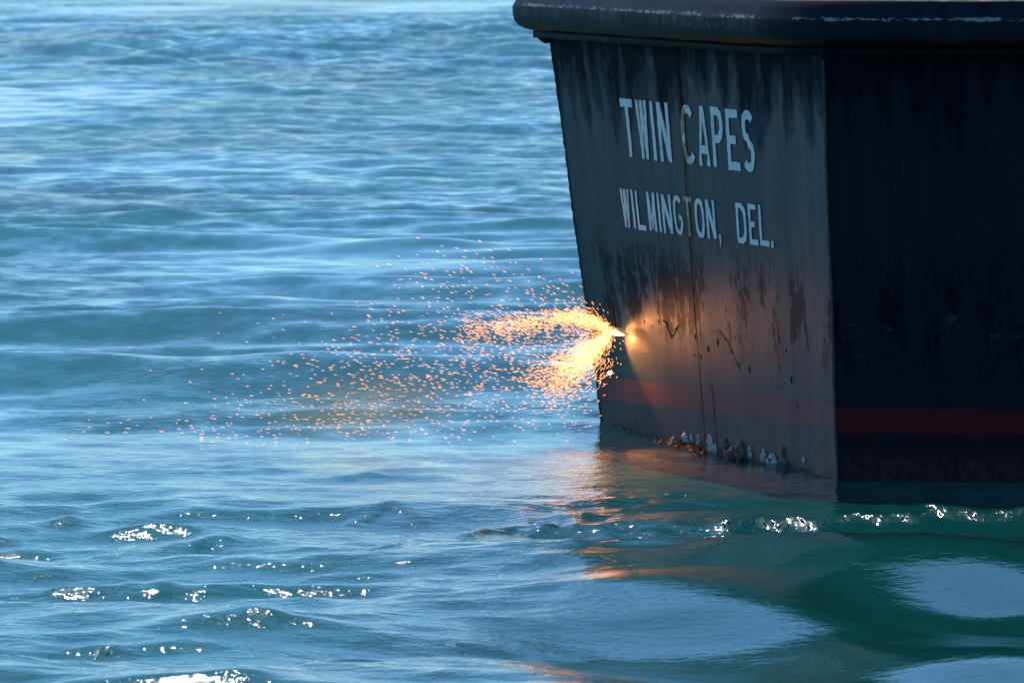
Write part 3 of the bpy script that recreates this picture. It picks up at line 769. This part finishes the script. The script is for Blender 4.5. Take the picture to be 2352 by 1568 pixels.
ico = bpy.data.meshes.new("molten_drop"); bm = bmesh.new(); bmesh.ops.create_icosphere(bm, subdivisions=2, radius=.022); bm.to_mesh(ico); bm.free(); ico.materials.append(hot)
drop = bpy.data.objects.new("molten_drop", ico); COL.objects.link(drop); drop.location = at_px(1407, 856, 33.0); drop.scale = (1, 1, .9)
tag(drop, "round white hot drop of molten steel falling below the cut", "molten drop")

# the flame's own light: the burning jet outside the cut throws its light back on the plating right of it
ld = bpy.data.lights.new("torch_light", 'SPOT'); lo = bpy.data.objects.new("torch_light", ld); COL.objects.link(lo)
lo.location = on_panel(UC - .02, VC - .06, .70)
aim = (on_panel(UC - .72, VC - .13, .0) - lo.location)
lo.rotation_euler = (-aim).to_track_quat('Z', 'Y').to_euler()
ld.energy = 20; ld.color = (1.0, .38, .12); ld.spot_size = R(54); ld.spot_blend = 1.0; ld.shadow_soft_size = .10

ld2 = bpy.data.lights.new("flame_light", 'SPOT'); lo2 = bpy.data.objects.new("flame_light", ld2); COL.objects.link(lo2)
lo2.location = on_panel(UC + .01, VC - .055, .24)
lo2.rotation_euler = (lo2.location - on_panel(UC - .50, VC - .19, .0)).to_track_quat('Z', 'Y').to_euler()
ld2.energy = 105; ld2.color = (1.0, .36, .09); ld2.spot_size = R(52); ld2.spot_blend = .85; ld2.shadow_soft_size = .04

# thin sunlit smoke from the burning paint, drifting low over the water
bm = bmesh.new(); bmesh.ops.create_icosphere(bm, subdivisions=4, radius=1.0)
for v_ in bm.verts:
    v_.co *= 1 + .08 * math.sin(v_.co.x * 5 + v_.co.z * 3)
me = bpy.data.meshes.new("smoke"); bm.to_mesh(me); bm.free()
smoke = bpy.data.objects.new("smoke", me); COL.objects.link(smoke)
smoke.location = (-1.30, 76.6, .34); smoke.scale = (1.25, 1.3, .42); smoke.rotation_euler = (0, R(-4), 0)
Mv = Mat("paint_smoke"); Mv.n.remove(Mv.bsdf)
vol = Mv.n.new("ShaderNodeVolumePrincipled"); Mv.l.new(vol.outputs[0], Mv.out.inputs["Volume"])
tc = Mv.n.new("ShaderNodeTexCoord").outputs["Object"]
ln = Mv.n.new("ShaderNodeVectorMath"); ln.operation = 'LENGTH'; Mv.l.new(tc, ln.inputs[0])
fall = Mv.ramp(ln.outputs["Value"], 1.0, .1)
vol.inputs["Color"].default_value = (1.0, .82, .24, 1); vol.inputs["Anisotropy"].default_value = .55
Mv.put(vol.inputs["Density"], Mv.math('MULTIPLY', Mv.math('MULTIPLY', fall, Mv.ramp(Mv.noise(tc, 2.2, 4, .6), .3, .7, .6, 1.0)), .27))
me.materials.append(Mv.m)
tag(smoke, "thin yellowish smoke drifting low over the water under the sparks", "smoke", kind='stuff')
